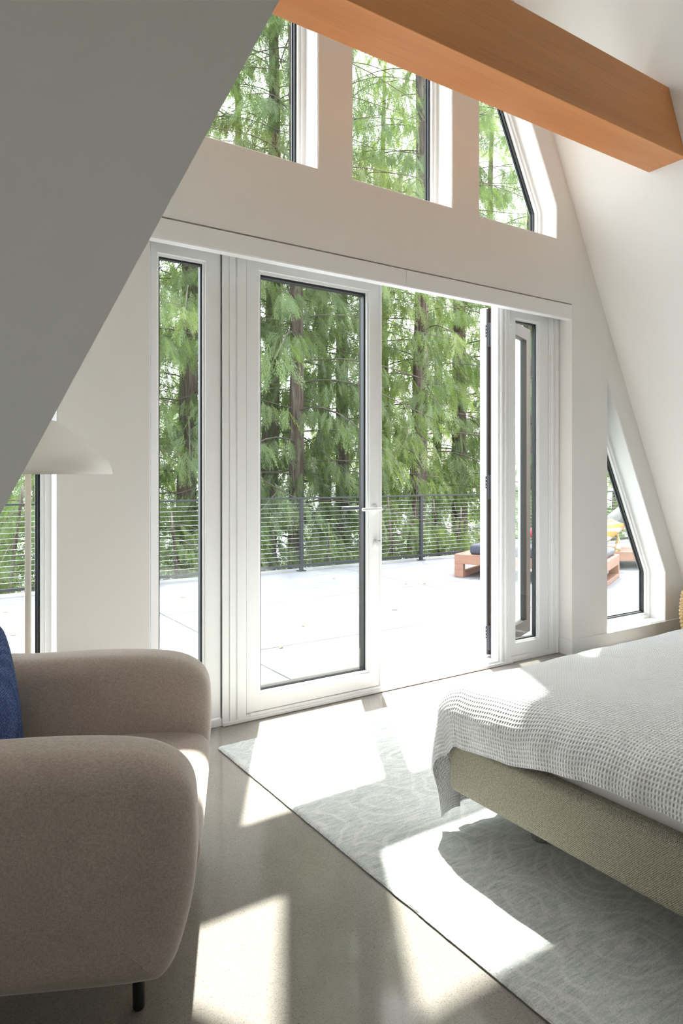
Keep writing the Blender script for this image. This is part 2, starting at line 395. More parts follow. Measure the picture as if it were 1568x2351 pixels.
def inset(poly, d):
    """inset of a convex counter-clockwise polygon"""
    n = len(poly); out = []
    for i in range(n):
        p0, p1, p2 = Vector(poly[i - 1]), Vector(poly[i]), Vector(poly[(i + 1) % n])
        a = (p1 - p0).normalized(); b = (p2 - p1).normalized()
        na = Vector((-a.y, a.x)); nb = Vector((-b.y, b.x))
        k = d / max(1e-6, 1 + na.dot(nb)); q = p1 + (na + nb) * k; out.append((q.x, q.y))
    return out
def rect(x0, x1, z0, z1): return [(x0, z0), (x1, z0), (x1, z1), (x0, z1)]

# ------------------------------------------------------------------ room shell
RX0, RX1 = -0.549, 5.383          # feet of the two roof slopes; both rise 2 for 1
APEX = ((RX0 + RX1) / 2, (RX1 - RX0))
WY0, WY1 = 2.975, 3.20
o = MB().box(-2.3, RX1 + 0.3, -4.5, 3.17, -0.25, 0.0).build('floor', M['floor']); structure(o, 'speckled polished concrete floor')

upL = [(1.116, 2.783), (1.837, 2.783), (1.837, 4.43), (1.116, 3.0)]
upC = rect(2.048, 2.762, 2.783, 4.55)
upR = [(2.978, 2.783), (3.694, 2.783), (3.694, 3.0), (2.978, 4.43)]
lowR = [(4.232, 0.105), (4.955, 0.105), (4.955, 0.477), (4.232, 1.905)]
lowL = [(-0.121, 0.105), (0.582, 0.105), (0.582, 1.905), (-0.121, 0.5)]
DX0, DX1, DZ1 = 0.962, 3.846, 2.372
outer = [(RX0 - 0.25, -0.02), (DX0, -0.02), (DX0, DZ1), (DX1, DZ1), (DX1, -0.02), (RX1 + 0.25, -0.02), (RX1 + 0.25, 0.0), (APEX[0], APEX[1] + 0.5), (RX0 - 0.25, 0.0)]
o = plate('wall_back', outer, [upL, upC, upR, lowR, lowL], WY0, WY1, M['paint']); structure(o, 'white gable wall with the glazed door and five fixed windows')

def slope(name, x0, x1, y0, y1, side, z0=0.0, z1=None):
    # inner surface of a roof slope, 0.2 thick outward
    if z1 is None: z1 = APEX[1] + 0.3
    t = 0.22; mb = MB()
    if side > 0: f = lambda z, k: (RX1 - z / 2 + k * t, z + k * 0.1)
    else: f = lambda z, k: (RX0 + z / 2 - k * t, z + k * 0.1)
    vs = []
    for y in (y0, y1):
        for k in (0, 1):
            for z in (z0, z1):
                a = f(z, k); vs.append((a[0], y, a[1]))
    mb.add(vs, [(0, 1, 3, 2), (4, 6, 7, 5), (0, 4, 5, 1), (2, 3, 7, 6), (0, 2, 6, 4), (1, 5, 7, 3)])
    o = mb.build(name, M['paint']); return structure(o)
slope('wall_right', 0, 0, -4.5, 3.0, 1, -0.1, APEX[1] - 0.0)['label'] = 'white sloping wall on the right'
slope('wall_left', 0, 0, 0.47, 3.0, -1, -0.1, APEX[1] - 0.0)['label'] = 'white sloping wall on the left'
# the slope behind the dormer and above it
slope('wall_left_rear', 0, 0, -4.5, -2.6, -1, -0.1, APEX[1])['label'] = 'white sloping wall behind the dormer'
DZ = 3.6                                                          # dormer ceiling height
slope('wall_left_upper', 0, 0, -2.6, 0.449, -1, DZ, APEX[1])['label'] = 'white sloping wall above the dormer'
# dormer: two cheeks, a ceiling and an outer wall with an opening
ck = [(-2.2, -0.02), (RX0, -0.02), (RX0 + DZ / 2, DZ), (-2.2, DZ)]
structure(plate('wall_dormer_cheek', ck, [], 0.45, 0.50, M['paint']), 'shaded side wall of the dormer')
structure(plate('wall_dormer_cheek_rear', ck, [], -2.65, -2.6, M['paint']), 'far side wall of the dormer')
o = MB().box(-2.2, RX0 + DZ / 2 + 0.02, -2.6, 0.45, DZ, DZ + 0.1).build('ceiling_dormer', M['paint']); structure(o)
mb = MB(); mb.box(-2.3, -2.2, -2.65, 0.5, -0.02, 1.2).box(-2.3, -2.2, -2.65, 0.5, 1.9, DZ + 0.1).box(-2.3, -2.2, -2.65, -1.9, 1.2, 1.9).box(-2.3, -2.2, -1.2, 0.5, 1.2, 1.9)  # unseen unglazed opening, added and sized to let fill daylight in
structure(mb.build('wall_dormer_front', M['paint']))
# rear gable, behind the camera, with an unseen opening added to brighten the room
rg = [(RX0 - 0.2, -0.02), (RX1 + 0.2, -0.02), (RX1 + 0.2, 0.0), (APEX[0], APEX[1] + 0.4), (RX0 - 0.2, 0.0)]
structure(plate('wall_rear', rg, [rect(1.8, 3.4, 0.9, 2.2)], -4.5, -4.3, M['paint']))

# baseboards
bb = MB().box(3.846, RX1 + 0.0, 2.962, 2.975, 0.0, 0.105).box(3.833, 3.846, 2.962, 3.08, 0.0, 0.105)
structure(bb.build('baseboard_back', M['paint_trim'], bevel=0.0015), 'white baseboard right of the glazed door')
bb = MB().box(RX0, 0.975, 2.962, 2.975, 0.0, 0.105)
structure(bb.build('baseboard_left', M['paint_trim'], bevel=0.0015), 'white baseboard left of the glazed door')

# ------------------------------------------------------------------ fixed windows
def fixed_window(name, poly, label):
    r = empty(name, (poly[0][0], WY0, poly[0][1])); structure(r, label)
    def sub(nm, a, b, y0, y1, mat, bev=0.0):
        off = Vector(r.location)
        o = plate(nm, inset(poly, a), [inset(poly, b)] if b else [], y0, y1, mat, None, bev)
        o.data.transform(Matrix.Translation(-off)); o.parent = r
        return o
    sub('reveal_liner', -0.001, 0.0035, 2.979, 3.10, M['paint_trim'])
    sub('window_frame', 0.001, 0.024, 3.098, 3.185, M['vinyl'])
    sub('sash', 0.020, 0.040, 3.112, 3.175, M['vinyl'])
    sub('gasket', 0.038, 0.051, 3.132, 3.165, M['gasket'])
    sub('spacer', 0.046, 0.056, 3.150, 3.158, M['hinge'])
    sub('pane', 0.044, 0, 3.152, 3.156, M['glass'])
    return r
fixed_window('window_1', upL, 'upper left gable window beside the beam')
fixed_window('window_2', upC, 'upper middle gable window above the door')
fixed_window('window_3', upR, 'upper right gable window with a slanting side')
fixed_window('window_4', lowL, 'low corner window behind the floor lamp')
fixed_window('window_5', lowR, 'low corner window with a slanting side beyond the bed')

# ------------------------------------------------------------------ glazed door wall
FY = 3.08
def child_plate(root, nm, outer, holes, y0, y1, mat, bev=0.0):
    o = plate(nm, outer, holes, y0, y1, mat, None, bev)
    o.data.transform(Matrix.Translation(-Vector(root.location))); o.parent = root; return o
fr = empty('trim_1', (0.962, FY, 0)); structure(fr, 'white frame of the glazed door wall')
child_plate(fr, 'door_frame', rect(0.963, 3.845, 0.001, 2.371), [rect(1.0, 1.352, 0.035, 2.32), rect(1.478, 3.249, 0.030, 2.32), rect(3.372, 3.745, 0.035, 2.32)], FY, 3.137, M['vinyl'])
# stepped mouldings on the posts
for x0, x1, y in ((1.352, 1.388, 3.072), (1.388, 1.417, 3.066), (1.430, 1.478, 3.071), (3.249, 3.262, 3.086), (3.270, 3.292, 3.070), (3.300, 3.322, 3.064), (3.330, 3.350, 3.071), (3.765, 3.79, 3.072), (3.80, 3.822, 3.066)):
    mb = MB().box(x0 - 0.962, x1 - 0.962, y - FY, 0.012, 0.003, 2.31); mb.build('post_moulding', M['vinyl'], fr, bevel=0.002)
MB().box(1.352 - 0.962, 3.372 - 0.962, -0.018, 0.0, 0.001, 0.020).build('sill_step', M['vinyl'], fr, bevel=0.003)
MB().box(1.50 - 0.962, 3.245 - 0.962, -0.006, 0.125, 0.012, 0.034).build('threshold', M['vinyl'], fr, bevel=0.003)

def sash_window(name, x0, x1, gx0, gx1, label):
    r = empty(name, (x0, FY, 0.035)); structure(r, label)
    child_plate(r, 'sash', rect(x0, x1, 0.042, 2.318), [rect(gx0 - .009, gx1 + .009, 0.121, 2.243)], FY + 0.006, FY + 0.055, M['vinyl'], 0.002)
    child_plate(r, 'glazing_bead', rect(gx0 - .011, gx1 + .011, 0.119, 2.245), [rect(gx0, gx1, 0.130, 2.234)], FY + 0.016, FY + 0.052, M['vinyl'])
    child_plate(r, 'gasket', rect(gx0 - .004, gx1 + .004, 0.126, 2.238), [rect(gx0 + 0.009, gx1 - 0.009, 0.139, 2.225)], FY + 0.030, FY + 0.056, M['gasket'])
    child_plate(r, 'pane', rect(gx0, gx1, 0.13, 2.234), [], FY + 0.042, FY + 0.046, M['glass'])
    return r
sash_window('window_6', 1.004, 1.348, 1.045, 1.262, 'narrow sidelight left of the glazed door')
sash_window('window_7', 3.376, 3.741, 3.428, 3.642, 'narrow sidelight right of the open door leaf')

def door_leaf(name, w, label, gl, gr):
    """leaf in local space: x 0..w, interior face at y=0, exterior at +0.07"""
    r = empty(name); structure(r, label)
    o = rect(0, w, 0.036, 2.316); g = rect(gl - 0.012, w - gr + 0.012, 0.118, 2.245); g2 = rect(gl, w - gr, 0.130, 2.233)
    g3 = rect(gl + 0.011, w - gr - 0.011, 0.141, 2.222)
    child_plate(r, 'leaf_frame', o, [g], 0.0, 0.052, M['vinyl'], 0.002)
    child_plate(r, 'exterior_cladding', rect(0.003, w - 0.003, 0.039, 2.313), [g3], 0.0525, 0.072, M['bronze'], 0.002)
    child_plate(r, 'glazing_bead', rect(gl - 0.014, w - gr + 0.014, 0.116, 2.247), [g2], 0.010, 0.046, M['vinyl'])
    child_plate(r, 'gasket', rect(gl - 0.004, w - gr + 0.004, 0.126, 2.237), [g3], 0.026, 0.0535, M['gasket'])
    child_plate(r, 'pane', rect(gl, w - gr, 0.131, 2.232), [], 0.040, 0.044, M['glass'])
    return r
d1 = door_leaf('door_1', 0.827, 'closed white glazed door leaf', 0.081, 0.086)
d1.location = (1.484, FY, 0)
astr = MB().box(0.818, 0.832, -0.010, 0.075, 0.036, 2.312).build('astragal', M['vinyl'], d1, bevel=0.003)
# lever handles
def lever(parent, x, z, ys, length, mat):
    e = MB(); e.lathe([(0.0, -0.004), (0.024, -0.004), (0.026, 0.0), (0.024, 0.008), (0.0, 0.009)], 24)
    rot = Matrix.Rotation(PI / 2 * (1 if ys < 0 else -1), 4, 'X')
    e.v = [tuple(rot @ Vector(v) + Vector((x, 0 if ys < 0 else 0.073, z))) for v in e.v]
    rose = e.build('handle_rose', mat, parent, True)
    y0 = 0 if ys < 0 else 0.073
    yy = y0 + ys * 0.055
    m = MB().tube([(x, y0, z), (x, yy, z)], 0.009, 14)
    m.tube([(x + 0.012, yy, z), (x, yy, z), (x - length * .5, yy + ys * 0.002, z), (x - length, yy, z)], [0.0095, 0.0105, 0.010, 0.009], 14)
    m.build('door_lever', mat, parent, True)
lever(d1, 0.782, 1.03, -1, 0.115, M['vinyl'])
lever(d1, 0.782, 1.03, 1, 0.125, M['hinge'])
e = MB(); e.lathe([(0.0, 0.0), (0.016, 0.0), (0.017, 0.006), (0.0, 0.008)], 20); rot = Matrix.Rotation(PI / 2, 4, 'X')
e.v = [tuple(rot @ Vector((v[0], v[1] * 1.7, v[2])) + Vector((0.790, 0, 0.832))) for v in e.v]
esc = e.build('lock_escutcheon', M['vinyl'], d1, True)
MB().box(0.786, 0.812, -0.028, -0.016, 0.846, 0.856).box(0.786, 0.794, -0.018, -0.004, 0.846, 0.856).build('thumb_turn', M['steel'], d1, bevel=0.003)

# open leaf, swung out about 162 degrees, hinged on the right jamb
d2 = door_leaf('door_2', 0.827, 'white and bronze glazed door leaf standing open outside', 0.086, 0.086)
ang = math.radians(23)
# after opening, the exterior face looks back at the wall: mirror by turning 180 degrees
d2.rotation_euler = (0, 0, ang)
for ch in d2.children:
    ch.data.transform(Matrix(((1, 0, 0, 0), (0, -1, 0, 0.072), (0, 0, 1, 0), (0, 0, 0, 1)))); ch.data.flip_normals()
d2.location = (3.292, 3.186, 0)
for z in (0.155, 1.14, 2.135):
    h = MB().box(-0.008, -0.0005, 0.0, 0.022, z - 0.075, z + 0.075)
    h.tube([(-0.012, 0.004, z - 0.08), (-0.012, 0.004, z + 0.08)], 0.009, 10)
    h.box(-0.0045, -0.0005, 0.018, 0.034, z - 0.01, z + 0.07)
    hh = h.build('door_hinge', M['hinge'], d2, bevel=0.0015); hh['label'] = 'black hinge'
    for k in range(3):
        MB().lathe([(0, 0.0), (0.0035, 0.0), (0.003, 0.0015), (0, 0.002)], 10).build('hinge_screw', M['steel'], hh, True)
        s = hh.children[-1]; s.rotation_euler = (0, -PI / 2, 0); s.location = (-0.0045, 0.027, z + 0.005 + k * 0.022)
g = MB().box(-0.004, 0.0, 0.012, 0.026, 0.04, 2.31).build('edge_gasket', M['gasket'], d2)
g = MB().box(-0.006, 0.0, 0.014, 0.021, 0.10, 0.62).build('bolt_channel', M['hinge'], d2, bevel=0.002)

# ------------------------------------------------------------------ blind valance in two lengths
def valance(x0, x1, label):
    r = empty('blind_valance', (x0, 2.972, 2.272)); tag(r, label, 'blind')
    L = x1 - x0
    MB().box(0, L, 0.0, 0.006, 0, 0.092).build('fascia', M['valance'], r, bevel=0.0015)
    MB().box(0.0, L, 0.006, 0.098, 0.086, 0.092).build('top_panel', M['valance'], r)
    MB().box(0.0, L, 0.002, 0.052, -0.004, 0.0).build('bottom_rail', M['valance'], r, bevel=0.001)
    MB().box(-0.003 if x0 < 1 else L, 0.0 if x0 < 1 else L + 0.003, -0.001, 0.095, -0.004, 0.093).build('end_cap', M['valance'], r)
    m = MB().tube([(0.01, 0.055, 0.045), (L - 0.01, 0.055, 0.045)], 0.030, 20); m.build('fabric_roll', M['valance'], r, True)
    return r
valance(0.967, 2.4095, 'white roller blind valance left of the seam, over the closed door leaf')
valance(2.4125, 3.842, 'white roller blind valance right of the seam, over the open doorway')

# ------------------------------------------------------------------ beam
bx = MB(); a, b_ = 3.057, 3.411
def rxl(z): return RX0 + z / 2
def rxr(z): return RX1 - z / 2
vs = []
for y in (2.19, 2.423):
    vs += [(rxl(a) - 0.02, y, a), (rxr(a) + 0.02, y, a), (rxr(b_) + 0.02, y, b_), (rxl(b_) - 0.02, y, b_)]
bx.add(vs, [(0, 1, 2, 3), (4, 7, 6, 5), (0, 4, 5, 1), (3, 2, 6, 7), (0, 3, 7, 4), (1, 5, 6, 2)])
o = bx.build('ceiling_beam', M['beam'], bevel=0.003)
tag(o, 'thick orange-brown timber beam spanning between the sloping walls', 'beam')

# ------------------------------------------------------------------ rug
def grid_mesh(name, fn, nu, nv, mat, parent=None, smooth=True, uvfn=None):
    vs = [fn(i / nu, j / nv) for j in range(nv + 1) for i in range(nu + 1)]
    fs = [(j * (nu + 1) + i, j * (nu + 1) + i + 1, (j + 1) * (nu + 1) + i + 1, (j + 1) * (nu + 1) + i) for j in range(nv) for i in range(nu)]
    me = bpy.data.meshes.new(name); me.from_pydata([tuple(v) for v in vs], [], fs); me.update()
    if uvfn:
        uv = me.uv_layers.new(name='cloth')
        for p in me.polygons:
            for li in p.loop_indices:
                vi = me.loops[li].vertex_index; uv.data[li].uv = uvfn((vi % (nu + 1)) / nu, (vi // (nu + 1)) / nv)
    return link_mesh(name, me, mat, parent, smooth)
random.seed(4)
rx0, rx1, ry0, ry1, rt = 1.222, 4.10, -1.2, 2.832, 0.014
rr = empty('area_rug', (rx0, ry0, 0)); tag(rr, 'pale grey-green distressed wool rug under the bed', 'rug')
def rugtop(u, v):
    x = (rx1 - rx0) * u; y = (ry1 - ry0) * v
    e = min(x, rx1 - rx0 - x, y, ry1 - ry0 - y)
    z = rt - (0.008 * (1 - min(1, e / 0.012)) ** 2)
    n = noise.noise(Vector((x * 60, y * 60, 0))) * 0.0010 + noise.noise(Vector((x * 3, y * 3, 4))) * 0.001
    w = noise.noise(Vector((y * 14, 3, 0))) * 0.0022 + noise.noise(Vector((y * 70, 9, 0))) * 0.0012
    return (x + (w if x < 0.02 else 0), y + (noise.noise(Vector((x * 40, 7, 0))) * 0.0015 if y > ry1 - ry0 - .02 else 0), z + n)
def warp(u, k=0.35):  # finer cells near the edges
    return u
grid_mesh('pile', rugtop, 420, 560, M['rug'], rr)
m = MB().box(0.003, rx1 - rx0 - 0.003, 0.003, ry1 - ry0 - 0.003, 0.0, 0.009); m.build('backing', M['rug_edge'], rr)

# ------------------------------------------------------------------ bed
BX, BY = 1.552, 1.700
bed = empty('bed', (BX, BY, 0)); tag(bed, 'low upholstered bed with olive tweed frame on the rug', 'bed')
def tweed_box(x0, x1, y0, y1, z0, z1, nm, mat, bev, par):
    return MB().box(x0, x1, y0, y1, z0, z1).build(nm, mat, par, True, bevel=bev, seg=4)
tweed_box(0, 1.95, -2.1, 0, 0.170, 0.356, 'bed_frame', M['tweed'], 0.028, bed)
tweed_box(0.035, 1.915, -2.06, -0.03, 0.340, 0.500, 'mattress', M['mattress'], 0.045, bed)
for (lx, ly) in ((0.25, -0.18), (1.7, -0.18), (0.25, -1.9), (1.7, -1.9)):
    m = MB(); m.lathe([(0.0, 0.0145), (0.028, 0.0145), (0.030, 0.020), (0.030, 0.15), (0.038, 0.155), (0.038, 0.171), (0, 0.171)], 24, (lx, ly, 0)); m.build('leg', M['steel'], bed, True)

# coverlet: draped cloth
TOP = 0.545
def drape(s, t):
    """s: distance across the bed from the left hem, t: distance from the foot hem"""
    hang_l, hang_f = 0.30, 0.47
    return None
R = 0.10
CX, CY = BX + 0.088, BY - 0.055      # where the cloth starts to turn over on the left and at the foot
def over(d, R):
    """arc length d past the crest -> (outward, drop)"""
    q = R * PI / 2
    if d <= 0: return 0.0, 0.0
    if d < q: a = d / R; return R * math.sin(a), R * (1 - math.cos(a))
    return R, R + (d - q)
cov_w, cov_l = 2.0, 2.2
def hem_l(y):   # how far the left side hangs, by distance from the foot
    dy = CY - y
    return 0.178 + 0.064 * math.exp(-(max(dy, 0) / 0.38) ** 3) + 0.005 * math.sin(dy * 9) + 0.003 * math.sin(dy * 31)
def cov(u, v):
    # u 0..1 : left hem -> right ; v 0..1 : foot hem -> head
    uu = u ** 1.5; vv = v ** 1.5
    b_tot = 0.50
    yb = vv * (cov_l + b_tot) - b_tot             # <0 past the foot crest
    y_top = CY - max(yb, 0)
    a_tot = hem_l(y_top) + 0.0
    if yb < 0: a_tot = hem_l(CY) + 0.04 * min(1, -yb / 0.1)
    xa = uu * (cov_w + a_tot) - a_tot             # <0 past the left crest
    da, db = max(0, -xa), max(0, -yb)
    x = CX + max(xa, 0); y = CY - max(yb, 0)
    if da > 0 and db > 0:
        h = math.hypot(da, db)
        d = (da ** 3 + db ** 3) ** (1 / 3.0); th = math.atan2(db, da)
        o_, dr = over(d, R)
        flare = 0.35 * min(da, db) * math.exp(-((th - PI / 4) / 0.5) ** 2)
        rad = o_ + flare * 0.5 - 0.012 * max(0, dr - R) / 0.3
        x -= rad * (da / h) ** 0.85; y += rad * (db / h) ** 0.85
        z = TOP - dr
    elif da > 0:
        o_, dr = over(da, R); x -= o_; z = TOP - dr
        x += 0.012 * max(0, dr - R) / 0.1
    elif db > 0:
        o_, dr = over(db, R); y += o_; z = TOP - dr
        y += 0.02 * max(0, dr - R) * 3 * math.sin(x * 17) * 0.5
    else: z = TOP
    # puffed top that falls towards the rim
    ex, ey = max(0, xa), max(0, yb)
    z -= 0.012 * math.exp(-ex / 0.10) + 0.012 * math.exp(-ey / 0.10)
    z += 0.010 * noise.noise(Vector((x * 2.2, y * 2.2, 1))) + 0.0035 * noise.noise(Vector((x * 7, y * 9, 5)))
    amp = 0.0015 + 0.008 * min(1, (da + db) / 0.2)
    x += amp * noise.noise(Vector((y * 14 + x * 5, z * 6, 2))); y += (amp + 0.008 * min(1, db / .2)) * noise.noise(Vector((x * 16, z * 5, 8)))
    # seersucker relief
    return Vector((x, y, z))
def covuv(u, v):
    uu = u ** 1.5; vv = v ** 1.5
    yb = vv * (cov_l + 0.5) - 0.5; a = hem_l(CY - max(yb, 0)); return (uu * (cov_w + a), yb)
cv = grid_mesh('coverlet', cov, 300, 420, M['coverlet'], None, True, covuv)
sm = cv.modifiers.new('thick', 'SOLIDIFY'); sm.thickness = 0.006; sm.offset = -1
tag(cv, 'white textured cotton coverlet spread over the bed', 'coverlet')

# ------------------------------------------------------------------ armchair
def catmull(P, closed=True, sub=6):
    n = len(P); out = []
    for i in range(n):
        p0, p1, p2, p3 = [Vector(P[(i + k) % n]) for k in (-1, 0, 1, 2)]
        for s in range(sub):
            t = s / sub
            out.append(0.5 * ((2 * p1) + (-p0 + p2) * t + (2 * p0 - 5 * p1 + 4 * p2 - p3) * t * t + (-p0 + 3 * p1 - 3 * p2 + p3) * t ** 3))
    return out
def pillow_slab(name, prof, n0, n1, r, mat, parent, bulge=0.012, sub=6, plane='fz'):
    """smooth closed profile in (f,z) given thickness along n with rounded rims"""
    P = catmull(prof, True, sub); k = len(P)
    area = sum(P[i].x * P[(i + 1) % k].y - P[(i + 1) % k].x * P[i].y for i in range(k))
    sg = 1 if area > 0 else -1
    nor = []
    for i in range(k):
        t = (P[(i + 1) % k] - P[i - 1]).normalized(); nor.append(Vector((-t.y, t.x)) * sg)
    for _ in range(24): nor = [(nor[i - 1] + nor[i] + nor[(i + 1) % k]).normalized() for i in range(k)]
    cen = sum(P, Vector((0, 0))) / k
    rings = []
    T = (n1 - n0) / 2; mid = (n0 + n1) / 2
    seq = []
    for s in (-1, 1):
        part = []
        for j in range(0, 9):
            a = PI / 2 * j / 8
            part.append(('i', r * (1 - math.cos(a)), s * (T - r + r * math.sin(a))))
        for j in range(1, 7):
            q = j / 7; part.append(('c', q, s * (T + bulge * math.sin(q * PI / 2))))
        seq.append(part)
    order = [seq[0][i] for i in range(len(seq[0]) - 1, -1, -1)] + [('m', 0, 0)] + seq[1]
    vs = []
    inr = [P[i] + nor[i] * r for i in range(k)]
    for (m_, v, n) in order:
        for i in range(k):
            if m_ == 'c': q = inr[i].lerp(cen, v)
            else: q = P[i] + nor[i] * v
            vs.append((q.x, mid + n, q.y))
    fs = []
    for a in range(len(order) - 1):
        for i in range(k): fs.append((a * k + i, a * k + (i + 1) % k, (a + 1) * k + (i + 1) % k, (a + 1) * k + i))
    for e_, base_ in ((-1, 0), (1, (len(order) - 1) * k)):
        vs.append((cen.x, mid + e_ * (T + bulge), cen.y)); ci = len(vs) - 1
        for i in range(k): fs.append((base_ + i, base_ + (i + 1) % k, ci))
    mb = MB(); mb.add(vs, fs)
    o = mb.build(name, mat, parent, True); return o
ca = math.radians(25)
# local frame: x = facing direction (forward), y = across (near arm at small y)
chair = empty('armchair'); chair.rotation_euler = (0, 0, -ca)
tag(chair, 'plump taupe velvet armchair with rounded arms and thin black legs', 'armchair')
chair.location = (0, 0, 0)
arm = [(-0.86, 0.30), (-0.80, 0.19), (-0.62, 0.165), (-0.40, 0.158), (-0.20, 0.158), (-0.145, 0.175), (-0.112, 0.25), (-0.090, 0.36), (-0.088, 0.47), (-0.098, 0.555), (-0.140, 0.605), (-0.225, 0.635), (-0.40, 0.646), (-0.62, 0.642), (-0.80, 0.630), (-0.87, 0.50)]
pillow_slab('armrest', arm, 1.43, 1.635, 0.070, M['velvet'], chair, 0.010)
pillow_slab('armrest', arm, 2.195, 2.40, 0.070, M['velvet'], chair, 0.010)
seatp = [(-0.80, 0.20), (-0.5, 0.175), (-0.22, 0.170), (-0.155, 0.20), (-0.105, 0.28), (-0.085, 0.34), (-0.10, 0.385), (-0.16, 0.410), (-0.30, 0.418), (-0.55, 0.412), (-0.80, 0.405)]
pillow_slab('seat', seatp, 1.60, 2.23, 0.030, M['velvet'], chair, 0.0)
backp = [(-0.87, 0.25), (-0.76, 0.22), (-0.715, 0.32), (-0.72, 0.46), (-0.73, 0.60), (-0.76, 0.685), (-0.81, 0.70), (-0.86, 0.64), (-0.885, 0.48)]
pillow_slab('backrest', backp, 1.50, 2.33, 0.050, M['velvet'], chair, 0.0)
for (fx, ny) in ((-0.224, 1.615), (-0.224, 2.215), (-0.72, 1.615), (-0.72, 2.215)):
    m = MB().tube([(fx, ny, 0.0), (fx, ny, 0.004), (fx, ny, 0.06), (fx + 0.0, ny, 0.185)], [0.011, 0.0135, 0.014, 0.0125], 18); m.build('leg', M['leg'], chair, True)

# blue cushion leaning in the chair
def soft_cushion(name, w, h, t, mat, parent=None, nx=28, pw=0.35):
    vs = []; fs = []
    def pt(u, v, s):
        x = (u - .5) * w; y = (v - .5) * h
        e = max(0.0, (1 - (2 * u - 1) ** 2) * (1 - (2 * v - 1) ** 2)) ** pw
        pinch = 1 - 0.05 * (1 - abs(2 * v - 1)) * 0 
        kx = 1 - 0.06 * (1 - (2 * v - 1) ** 2); ky = 1 - 0.06 * (1 - (2 * u - 1) ** 2)
        return (x * kx, y * ky, s * t / 2 * e + 0.004 * noise.noise(Vector((x * 9, y * 9, s))) * e)
    n = nx + 1
    for s in (1, -1):
        for j in range(n):
            for i in range(n): vs.append(pt(i / nx, j / nx, s))
    for b in (0, n * n):
        for j in range(nx):
            for i in range(nx): fs.append((b + j * n + i, b + j * n + i + 1, b + (j + 1) * n + i + 1, b + (j + 1) * n + i))
    me = bpy.data.meshes.new(name); me.from_pydata(vs, [], fs)
    bm = bmesh.new(); bm.from_mesh(me); bmesh.ops.remove_doubles(bm, verts=bm.verts, dist=1e-4); bmesh.ops.recalc_face_normals(bm, faces=bm.faces); bm.to_mesh(me); bm.free()
    return link_mesh(name, me, mat, parent, True)
def chair_pt(f, n, z): return Vector((f * math.cos(ca) + n * math.sin(ca), -f * math.sin(ca) + n * math.cos(ca), z))
cu = soft_cushion('throw_cushion', 0.46, 0.42, 0.13, M['blue'])
cu.location = chair_pt(-0.672, 1.93, 0.566)
cu.rotation_euler = (Matrix.Rotation(-ca, 4, 'Z') @ Matrix.Rotation(math.radians(-8), 4, 'Y') @ Matrix.Rotation(PI / 2, 4, 'Y') @ Matrix.Rotation(PI / 2, 4, 'Z')).to_euler()
tag(cu, 'royal blue chunky woven cushion leaning in the armchair', 'cushion')

# ------------------------------------------------------------------ floor lamp
lx, ly = 0.411, 2.60
lamp = empty('floor_lamp', (lx, ly, 0)); tag(lamp, 'cream floor lamp with a wide conical shade behind the armchair', 'lamp')
MB().lathe([(0, 0), (0.13, 0), (0.135, 0.006), (0.13, 0.014), (0.02, 0.018), (0.014, 0.03), (0.0, 0.03)], 48).build('lamp_base', M['lamp'], lamp, True)
MB().tube([(0, 0, 0.02), (0, 0, 1.33)], 0.0108, 20).build('pole', M['lamp'], lamp, True)
prof = [(0.0, 1.412), (0.085, 1.411), (0.100, 1.407), (0.108, 1.400), (0.245, 1.292), (0.260, 1.278), (0.271, 1.262), (0.278, 1.243), (0.281, 1.222), (0.278, 1.222), (0.273, 1.242), (0.258, 1.268), (0.104, 1.394), (0.0, 1.402)]
MB().lathe(prof, 72).build('lamp_shade', M['lamp'], lamp, True)
MB().lathe([(0, 1.24), (0.02, 1.25), (0.032, 1.28), (0.02, 1.32), (0.013, 1.34), (0, 1.34)], 20).build('light_bulb', M['paint_trim'], lamp, True)

# ------------------------------------------------------------------ wicker basket
bk = empty('wicker_basket', (4.93, 2.60, 0)); tag(bk, 'round woven seagrass basket in the corner beyond the bed', 'basket')
mb = MB(); rows = 26; H = 0.365
def bw(z): return 0.175 + 0.035 * math.sin(z / H * PI * 0.8)
nst = 30
for r_ in range(rows):
    z = 0.008 + (H - 0.02) * r_ / (rows - 1); pts = []
    for k in range(nst * 4 + 1):
        a_ = 2 * PI * k / (nst * 4); rr_ = bw(z) + 0.006 * math.cos(nst / 2 * a_ * 2 / 2 + PI * (r_ % 2))
        pts.append((rr_ * math.cos(a_), rr_ * math.sin(a_), z))
    mb.tube(pts, 0.0075, 6, False)
mb.build('woven_wall', M['wicker'], bk, True)
mb = MB()
for k in range(nst):
    a_ = 2 * PI * (k) / nst; mb.tube([(bw(z) * math.cos(a_), bw(z) * math.sin(a_), z) for z in [H * q / 8 for q in range(9)]], 0.004, 6)
mb.build('stakes', M['wicker'], bk, True)
mb = MB(); pts = [(bw(H) * math.cos(2 * PI * k / 48), bw(H) * math.sin(2 * PI * k / 48), H) for k in range(49)]; mb.tube(pts, 0.012, 10, False); mb.build('rim', M['wicker'], bk, True)
MB().lathe([(0, 0.0), (0.17, 0.0), (0.172, 0.008), (0, 0.01)], 40).build('base', M['wicker'], bk)

# ------------------------------------------------------------------ deck
def deckbox():
    # slabs with real joints
    mb = MB(); xs = [-6.0, -3.07, -0.53, 2.006, 4.95, 7.9, 12.6]; ys = [3.205, 4.285, 5.80, 7.75]
    g = 0.0055
    for i in range(len(xs) - 1):
        for j in range(len(ys) - 1): mb.box(xs[i] + g, xs[i + 1] - g, ys[j] + g, ys[j + 1] - g, -0.3, -0.002)
    return mb
o = deckbox().build('deck', M['deck']); structure(o, 'pale concrete terrace slabs outside the door')
o = MB().box(-6, 12.6, 3.17, 7.75, -0.32, -0.025).build('deck_base', M['joint']); structure(o)

